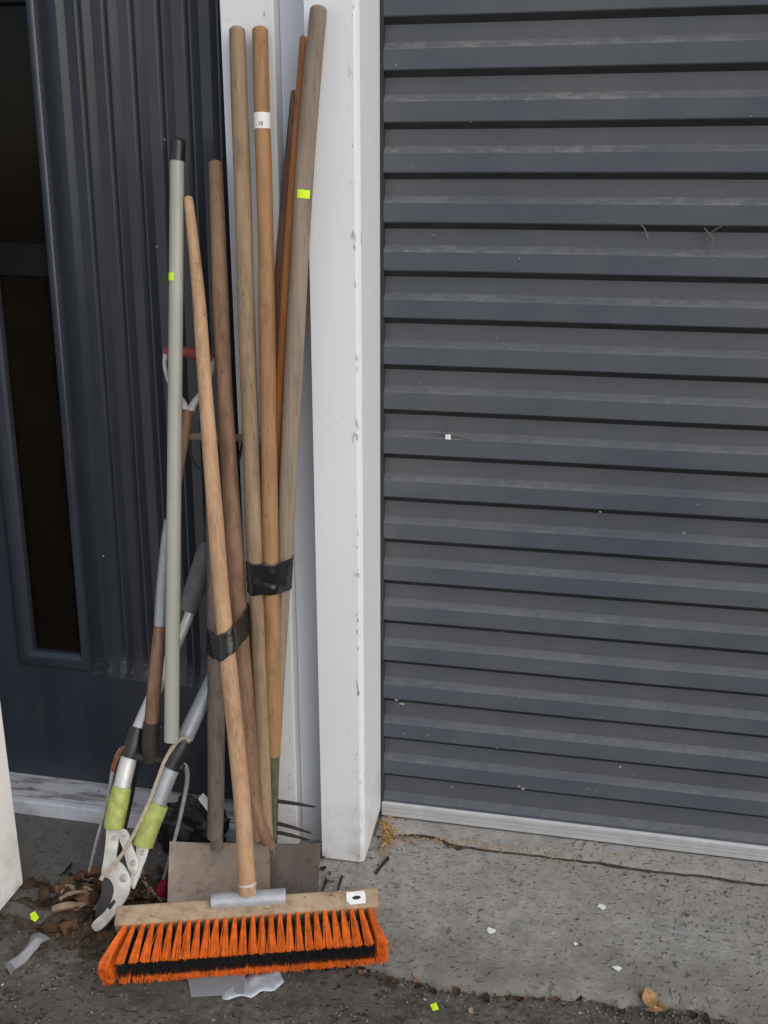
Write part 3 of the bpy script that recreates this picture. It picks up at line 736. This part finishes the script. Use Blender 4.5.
for i, pl in enumerate(([(132, 748), (122, 749), (114, 765), (108, 800), (97, 840), (89, 872)], [(142, 757), (136, 770), (131, 800), (120, 850), (113, 878)], [(160, 760), (158, 775), (152, 805), (143, 850), (136, 885)], [(174, 763), (185, 766), (187, 782), (179, 822), (168, 864), (159, 894)])):
    q, r_ = dense([pf(x, y, (.002 if i == 0 else (-.03 if i == 3 else -.05)*min(1, k_/2))) for k_, (x, y) in enumerate(pl)], [.0052, .0052, .0046, .004, .0034, .0026][:len(pl)], 6)
    build('tine', tube(q, r_, seg=8, cap='round'), 'iron' if i in (1, 2) else 'tine', root)
bm = bmesh.new(); q, r_ = dense([pf(133, 747, .003), pf(124, 748, .003), pf(116, 760, .003), pf(113, 770, .003)], .0058, 5); add_tube(bm, q, .0058, seg=8); build('rusty_shoulder', bm, 'rust', root)

# ------------------------------------------------------------------ bypass lopper
plp = Pl(atY(205, 548, -.112), atZ(98, 928, .004))
root = thing('lopper', 'bypass lopper with lime taped aluminium arms and hooked jaw', 'lopper', plp(100, 926))
def ltube(name, mat, pts, wpx, parent, off=0., cap='flat', flat=1., seg=16):
    P3 = [plp(x, y, off) for x, y in pts]; q, r_ = dense(P3, [w_*.5*px(p) for w_, p in zip(wpx, P3)], 4)
    return build(name, tube(q, r_, cap=cap, seg=seg, flat=flat), mat, parent)
arm = ltube('arm', 'alu', [(116, 815), (125, 773), (135, 740), (148, 708), (166, 667), (184, 628), (190, 612)], [17, 17, 16, 14, 12, 10, 10], root, .012)
ltube('tape_band', 'lime', [(113.5, 829), (115, 820), (119, 800), (122, 787)], [19, 20.5, 20.5, 18.5], arm, .014)
ltube('black_sleeve', 'blackp', [(129, 757), (133, 745), (138, 727)], [19, 20, 18], arm, .0125)
ltube('grip', 'greyp', [(187, 612), (190, 603), (197, 582), (205, 556), (208, 542)], [17, 20, 21, 20, 14], arm, .010, 'round')
arm = ltube('arm', 'tube', [(147, 830), (160, 795), (168, 775), (184, 740), (200, 706), (219, 666)], [19, 19, 18, 17, 16, 15], root, .012)
ltube('tape_band', 'lime', [(143, 846), (147, 832), (155, 812), (160, 803)], [20, 21.5, 21.5, 19], arm, .014)
ltube('black_sleeve', 'blackp', [(170, 767), (178, 752), (186, 738)], [21, 21, 19], arm, .0125)
ltube('grip', 'greyp', [(214, 676), (226, 650), (238, 622), (246, 602)], [18, 20, 20, 15], arm, .004, 'round')
bm = add_prism(bmesh.new(), [plp(x, y, .018) for x, y in ((157, 790), (164, 779), (168, 782), (161, 796))], plp.n*.006); build('sticker', bm, 'straw', arm)
def plate(name, mat, pts, off, th, sm=5, bev=.0012):
    o = smooth_loop(pts, sm) if sm else [Vector(p) for p in pts]
    bm = add_prism(bmesh.new(), [plp(p[0], p[1], off) for p in o], plp.n*th); bevel_all(bm, bev, 2); return build(name, bm, mat, root)
hook = plate('hooked_jaw', 'cast', [(109, 822), (122, 824), (119, 846), (118, 858), (126, 866), (132, 880), (129, 896), (118, 912), (106, 926), (98, 931), (93, 926), (96, 920), (106, 911), (113, 899), (115, 888), (111, 879), (103, 874), (105, 858), (107, 840)], .010, .007, 4)
plate('cutting_blade', 'blade', [(103, 872), (112, 878), (117, 889), (114, 902), (106, 912), (97, 918), (97, 905), (102, 894)], .004, .004, 4, .0006)
plate('arm_plate', 'cast', [(138, 836), (149, 843), (147, 858), (141, 872), (137, 884), (134, 889), (131, 880), (135, 864), (137, 850)], .012, .005, 4)
plate('latch_plate', 'tine', [(127, 868), (137, 858), (143, 866), (139, 880), (131, 888), (126, 880)], .0075, .003, 3, .0005)
plate('link', 'cast', [(122, 829), (129, 832), (134, 848), (139, 862), (136, 874), (129, 868), (124, 850), (120, 838)], .018, .005, 4)
def bolt(x, y, r, off):
    q = plp(x, y, off); build('bolt', tube([q, q+plp.n*.003, q+plp.n*.004], [r, r, r*.75], seg=14), 'tine', root)
bolt(124, 878, .0078, .016); bolt(133.5, 863, .0058, .022); bolt(124, 834, .0055, .022); bolt(143, 853, .0045, .017); bolt(114, 838, .004, .017)
plate('hang_slot', 'blade', [(107, 907), (114, 899), (116, 902), (110, 910)], .0172, .0004, 0, .0001)

# cord draped over the lopper
q, r_ = dense([plp(x, y, .034) for x, y in ((190, 742), (184, 738), (176, 743), (165, 760), (158, 778), (150, 800), (138, 826), (126, 848), (113, 866), (103, 876), (101, 880))], .0042, 7)
r_ = [.0040+.0012*noise.noise(p*50) for p in q]
tag(build('cord', tube(q, r_, seg=10, flat=.7), 'cord'), 'stiff beige cord draped over the lopper arms', 'cord')

# ------------------------------------------------------------------ black tape bands
def hull(P):
    P = sorted(set((round(p[0], 6), round(p[1], 6)) for p in P)); 
    def half(Q):
        h = []
        for p in Q:
            while len(h) > 1 and (h[-1][0]-h[-2][0])*(p[1]-h[-2][1])-(h[-1][1]-h[-2][1])*(p[0]-h[-2][0]) <= 0: h.pop()
            h.append(p)
        return h
    a, b = half(P), half(P[::-1]); return a[:-1]+b[:-1]
def resample(poly, n):
    L = [0]; m = len(poly)
    for i in range(m): L.append(L[-1]+(Vector(poly[i])-Vector(poly[(i+1) % m])).length)
    o = []
    for k in range(n):
        s = L[-1]*k/n
        for i in range(m):
            if L[i] <= s <= L[i+1]:
                t = (s-L[i])/max(1e-9, L[i+1]-L[i]); o.append(Vector(poly[i]).lerp(Vector(poly[(i+1) % m]), t)); break
    return o
def tape_band(rods, zt, zb_, slope, label, rows=16, extra=.0016):
    """rods: functions z -> (centre, radius)"""
    bm = bmesh.new(); rg = []; n = 64
    for j in range(rows+1):
        z_ = zb_+(zt-zb_)*j/rows; pts = []
        for f in rods:
            c, r = f(z_)
            for k in range(20): pts.append((c.x+(r+extra)*math.cos(k*.314), c.y+(r+extra)*math.sin(k*.314)))
        hp = hull(pts); rs = resample(hp, n); x0 = min(p[0] for p in hp)
        k0 = min(range(n), key=lambda i: rs[i][0]); rs = rs[k0:]+rs[:k0]
        cx = sum(p[0] for p in rs)/n; cy = sum(p[1] for p in rs)/n
        ring = []
        for p in rs:
            w_ = .0010*noise.noise(Vector((p[0]*55, z_*90, p[1]*40))) + .0016*abs(noise.noise(Vector((p[0]*22+z_*75, p[1]*30, 3+zt)))) + .0008*noise.noise(p.to_3d()*160+Vector((0, 0, z_*160)))
            d = Vector((p[0]-cx, p[1]-cy)).normalized()
            ed = (.005*noise.noise(Vector((p[0]*45, j*.1, p[1]*45))) if j in (0, rows) else 0)
            ring.append(bm.verts.new((p[0]+d.x*(w_+.0010), p[1]+d.y*(w_+.0010), z_+slope*(p[0]-cx)+ed)))
        rg.append(ring)
    for a, b in zip(rg, rg[1:]):
        for i in range(n): bm.faces.new((a[i], a[(i+1) % n], b[(i+1) % n], b[i]))
    o = build('tape_band', bm, 'tape'); md = o.modifiers.new('thickness', 'SOLIDIFY'); md.thickness = .0008; md.offset = -1
    return tag(o, label, 'tape', 'black tape bands')
def rodf(plane, pts, w_):
    P3 = [plane(x, y) for x, y in pts]; r = w_*.5*px(P3[0])
    def f(z_):
        a, b = P3; t = (z_-a.z)/(b.z-a.z); return a.lerp(b, t), r
    return f
r4, r5, r6 = rodf(p4, ((257, 590), (252, 470)), 17), rodf(p5, ((271, 590), (269, 450)), 16), rodf(p6, ((279, 640), (285, 540)), 16)
q5 = p5(270, 561), p5(271, 592)
tape_band([r4, r5, r6], q5[0].z, q5[1].z, .0, 'upper black tape band binding three tall handles')
r1 = rodf(ph, ((231, 690), (222, 600)), 16.6); r2 = rodf(p2, ((216, 690), (215, 600)), 17); r3 = rodf(p3, ((243, 660), (237, 580)), 17)
qa, qb = ph(228, 636), ph(229, 662)
tape_band([r1, r2, r3], qa.z, qb.z, .62, 'lower black tape band wound slantwise round the broom handle')

# ------------------------------------------------------------------ things lying about
# black bag behind the shovel
bm = bmesh.new(); bmesh.ops.create_icosphere(bm, subdivisions=5, radius=1)
bc_ = atY(194, 826, -.225); bc_.z = .066
for v in bm.verts:
    p = v.co.copy(); k = 1+.34*noise.noise(p*1.9)+.26*abs(noise.noise(p*4.5))-.10*abs(noise.noise(p*10))
    v.co = bc_ + Vector((p.x*.072*k, p.y*.040*k, max(-.064, p.z*.075*k)))
root = thing('plastic_bag', 'crumpled black plastic bag slumped behind the light brown shovel blade', 'bag', Vector((bc_.x, bc_.y, 0)))
build('sack', bm, 'bag', root)
q = atY(205, 801, bc_.y-.05); bm = bmesh.new(); add_prism(bm, [atY(x, y, bc_.y-.052) for x, y in ((198, 799), (203, 793), (209, 800), (208, 812))], Vector((0, .0008, 0))); build('paper_tag', bm, 'label', root, False)
tag(build('cloth_scrap', (lambda b: (bmesh.ops.create_icosphere(b, subdivisions=3, radius=.02), [setattr(v, 'co', atZ(164, 890, .012)+Vector((v.co.x*.6, v.co.y, v.co.z*1.2))*(1+.4*noise.noise(v.co*90))) for v in b.verts], b)[-1])(bmesh.new()), 'rag'), 'tiny magenta cloth scrap beside the shovel blade', 'cloth')

# leaf litter
bm = bmesh.new(); gr = []
for i in range(90):
    x = -1.12+i*.0062; e = edge_y(x); row = []
    for j in range(26):
        y = e-.075+j*.0062
        a_f = max(0, 1-((x+.86)/.27)**2-((y-e)/.07)**2); h_ = .016*a_f**.7+.012*a_f**.3*noise.noise(Vector((x*22, y*22, 6)))+.005*noise.noise(Vector((x*70, y*70, 8)))
        base = 0 if y > e+.012 else GZ; row.append(bm.verts.new((x, y, base*max(0, min(1, (e+.03-y)/.05))-.006+h_)) )
    gr.append(row)
for a, b in zip(gr, gr[1:]):
    for j in range(25): bm.faces.new((a[j], b[j], b[j+1], a[j+1]))
tag(build('soil_heap', bm, 'soil'), 'dark loose soil swept against the step at lower left', 'soil', kind='stuff')
def leaf(bm, c, s, yaw, curl, pit):
    Rm = Matrix.Rotation(yaw, 3, 'Z') @ Matrix.Rotation(pit, 3, 'X') @ Matrix.Rotation(random.uniform(-.7, .7), 3, 'Y')
    rows = []
    for i in range(6):
        t = i/5*2-1; wd = s*.36*(1-abs(t)**2.2)*random.uniform(.8, 1.15)+s*.02
        rows.append([bm.verts.new(c+Rm @ Vector((k*wd, t*s*.55, curl*s*(t*t)+.25*s*abs(k)*abs(curl)))) for k in (-1, 0, 1)])
    for a, b in zip(rows, rows[1:]):
        for k in (0, 1): bm.faces.new((a[k], a[k+1], b[k+1], b[k]))
bm = bmesh.new()
for i in range(430):
    x, y = random.gauss(112, 42), random.gauss(905, 15)
    if x < 20 or x > 235 or y < 868+ (0 if x > 60 else 12) or y > 950: continue
    p = atZ(x, y, 0); base = 0 if p.y > edge_y(p.x)+.01 else GZ
    leaf(bm, Vector((p.x, p.y, base+random.uniform(.003, .018))), random.choice((.008, .012, .016, .02, .026, .036)), random.uniform(0, 6.3), random.uniform(-.3, .5), random.gauss(0, .35))
for i in range(60):
    x, y = random.uniform(150, 330), random.gauss(880, 16); p = atZ(x, y, 0)
    leaf(bm, Vector((p.x, p.y, .005)), random.uniform(.008, .025), random.uniform(0, 6.3), .3, random.gauss(0, .3))
for i in range(70):
    x = random.uniform(330, 768); p = atZ(x, 900, 0); ye = edge_y(p.x)-.012+random.gauss(0, .012)
    leaf(bm, Vector((p.x, ye, GZ+.004)), random.uniform(.006, .02), random.uniform(0, 6.3), .3, random.gauss(0, .3))
tag(build('leaf_litter', bm, 'leaf', None, False), 'brown dead leaves heaped along the step before the navy door', 'leaf litter', kind='stuff')
# straw crumbs at the foot of the post and in the crack
bm = bmesh.new()
for i in range(420):
    t = random.random()
    if t < .55: p = atZ(min(398, max(380, random.gauss(387, 4))), random.gauss(836, 8), 0) + Vector((0, 0, random.uniform(.004, .016)))
    else:
        x = random.uniform(395, 560) if t < .85 else random.uniform(395, 768); y = 838+(x-384)*.098+random.gauss(0, 3.0); p = atZ(x, y, 0)+Vector((0, 0, random.uniform(.003, .009)))
    d = Vector((random.gauss(0, 1), random.gauss(0, 1), random.gauss(0, .4))).normalized()*random.uniform(.002, .006)
    add_tube(bm, [p-d, p+d], random.uniform(.0006, .0016), seg=4)
tag(build('straw_crumbs', bm, 'straw', None, False), 'rusty straw crumbs at the foot of the white post and along the crack', 'debris', kind='stuff')
# grit
bm = bmesh.new()
def pebble(p, s):
    b = bmesh.new(); bmesh.ops.create_icosphere(b, subdivisions=1, radius=s)
    sd_ = random.random()*50
    for v in b.verts: v.co = p+Vector((v.co.x, v.co.y, v.co.z*.6))*(1+.9*noise.noise(v.co.normalized()*1.7+Vector((sd_, 0, 0))))
    merge(bm, b)
for i in range(2600):
    x = random.uniform(-5, 775)
    if random.random() < .45:
        p = atZ(x, random.uniform(960, 1030), GZ); z_ = GZ; 
        if p.y > edge_y(p.x)-.01: p.y = edge_y(p.x)-random.uniform(.01, .06)
        s = random.choice((.0008, .0012, .0016, .0026))
    elif random.random() < .5:
        p = atZ(x, 900, 0); p.y = edge_y(p.x)-abs(random.gauss(0, .02)); z_ = GZ; s = random.choice((.001, .0014, .002, .0032))
    else:
        p = atZ(x, random.uniform(845, 960), 0); z_ = 0; s = random.choice((.0008, .0011, .0016, .0022))
        if p.y < edge_y(p.x)+.02 or p.y > -.1: continue
    pebble(Vector((p.x, p.y, z_+s*.3)), s)
tag(build('grit', bm, 'grit', None, False), 'loose grit scattered on the concrete and asphalt', 'grit', kind='stuff')
# pale root-like twigs
def twig(label, pts, r, z0=.012, mat='twig', name='twig'):
    P3 = []
    for i, (x, y) in enumerate(pts):
        p = atZ(x, y, 0); P3.append(Vector((p.x, p.y, z0+.006*math.sin(i*1.7))))
    q, _ = dense(P3, r, 6); rr_ = [r*(1-.45*i/len(q))*(1+.3*noise.noise(p*40)) for i, p in enumerate(q)]
    return tag(build(name, tube(q, rr_, seg=8), mat), label, 'twig' if name == 'twig' else name)
twig('thick pale forked twig lying under the lopper jaw', [(54, 914), (68, 913), (82, 910), (95, 905), (112, 897)], .0075)
twig('curved grey twig looping beside the lopper jaw', [(84, 890), (88, 896), (98, 896), (108, 890), (114, 884)], .0048)
twig('thin straight twig behind the broom block', [(138, 880), (148, 893), (162, 906)], .0045)
twig('short dark twig leaning by the fork tine', [(140, 862), (144, 880), (146, 892)], .004)
twig('pale crooked twig near the leaf pile middle', [(60, 905), (74, 900), (90, 897), (100, 900)], .0055)
# stickers on the ground
def ground_patch(name, pts, Z, th, mat, label, cat, group=None, tiltz=0.004):
    P3 = [atZ(x, y, Z) for x, y in pts]
    P3 = [p+Vector((0, 0, tiltz*math.sin(i*2.1))) for i, p in enumerate(P3)]
    bm = add_prism(bmesh.new(), P3, Vector((0, 0, th))); return tag(build(name, bm, mat, None, False), label, cat, group)
ground_patch('neon_sticker', ((30, 914), (35, 912), (39, 917), (35, 922), (31, 920)), .008, .0006, 'neon', 'neon yellow sticker lying among the dead leaves', 'sticker', 'stickers on the ground', .002)
ground_patch('neon_sticker', ((430, 1005), (436, 1003), (439, 1009), (433, 1011)), GZ+.008, .0006, 'neon', 'neon yellow sticker on the asphalt right of the broom', 'sticker', 'stickers on the ground', .001)
# grey plastic strip at left (a bent, waisted flap)
bm = bmesh.new(); ln = [((31, 936), (50, 939)), ((29, 946), (45, 944)), ((23, 953), (34, 953)), ((12, 958), (26, 960)), ((4, 962), (15, 968)), ((5, 972), (11, 978))]
tp, bt = [], []
for i, (l, r) in enumerate(ln):
    row = []
    for k in range(5):
        t = k/4; p = atZ(l[0]+(r[0]-l[0])*t, l[1]+(r[1]-l[1])*t, GZ+.004); p.z += .010*math.sin(math.pi*t)+.006*math.sin(i*1.4); row.append(p)
    tp.append([bm.verts.new(p+Vector((0, 0, .0018))) for p in row]); bt.append([bm.verts.new(p) for p in row])
for i in range(len(ln)-1):
    for k in range(4):
        bm.faces.new((tp[i][k], tp[i][k+1], tp[i+1][k+1], tp[i+1][k])); bm.faces.new((bt[i][k+1], bt[i][k], bt[i+1][k], bt[i+1][k+1]))
    bm.faces.new((tp[i][0], tp[i+1][0], bt[i+1][0], bt[i][0])); bm.faces.new((tp[i+1][4], tp[i][4], bt[i][4], bt[i+1][4]))
tag(build('plastic_strip', bm, 'flap'), 'bent grey plastic strip on the ground at far left', 'plastic scrap')
ground_patch('metal_offcut', ((186, 968), (246, 962), (244, 994), (191, 997)), GZ+.004, .0022, 'flap', 'flat grey sheet offcut poking out under the broom bristles', 'sheet', tiltz=.001)
bm = bmesh.new(); r0_ = []
for i in range(14):
    t = i/13; cx_ = 222+62*t; cy_ = 999-15*t**2.2+2*math.sin(i*1.3)
    r0_.append([bm.verts.new(atZ(cx_-3*k*t, cy_-k*7, GZ+.004)+Vector((0, 0, .006*abs(noise.noise(Vector((i*.7, k*.9, 0))))))) for k in (0, .5, 1, 1.8, 3)])
for a, b in zip(r0_, r0_[1:]):
    for k in range(4): bm.faces.new((a[k], b[k], b[k+1], a[k+1]))
o = build('plastic_film', bm, 'bluebag'); md = o.modifiers.new('thickness', 'SOLIDIFY'); md.thickness = .0008
tag(o, 'crumpled pale blue plastic film under the broom bristles', 'plastic film')
# bent prongs and nail
bm = bmesh.new(); q, _ = dense([atZ(x, y, .006) for x, y in ((330, 872), (325, 884), (322, 895), (329, 897), (336, 896), (339, 886), (342, 876))], .0028, 5); add_tube(bm, q, .0027, seg=8)
tag(build('wire_staple', bm, 'iron'), 'bent dark wire staple on the concrete beside the dark shovel blade', 'staple')
q = [atZ(x, y, .005) for x, y in ((376, 873), (382, 865), (388, 858))]; tag(build('rusty_nail', tube(q, [.0034, .0034, .0046], seg=8), 'iron'), 'short rusty bolt on the concrete in front of the white post', 'bolt')
# curled dead leaf at the edge, lower right
bm = bmesh.new()
for (x, y, s, yw) in ((650, 1000, .035, .4), (657, 1012, .05, 2.9), (645, 996, .02, 1.3)):
    leaf(bm, atZ(x, y, GZ+.016), s, yw, .25, .5)
n_leaf = tag(build('dead_leaf', bm, 'straw', None, False), 'curled tan dead leaf at the concrete edge, lower right', 'leaf')
# white flecks
for i, (x, y, s, lb) in enumerate(((601, 907, .010, 'small chalky white chip among dark pits on the concrete'), (491, 931, .010, 'white paint flake left of the middle of the bare concrete'), (617, 969, .011, 'white crescent paint flake near the concrete edge'), (575, 944, .005, 'tiny round white crumb on the concrete'))):
    p = atZ(x, y, .002); bm = bmesh.new(); N = 9
    add_prism(bm, [p+Vector((math.cos(k*6.283/N)*s*random.uniform(.4, 1.1), math.sin(k*6.283/N)*s*random.uniform(.3, .9), 0)) for k in range(N)], Vector((0, 0, .0022)))
    tag(build('paint_flake', bm, 'label', None, False), lb, 'flake', 'white flakes on the concrete')
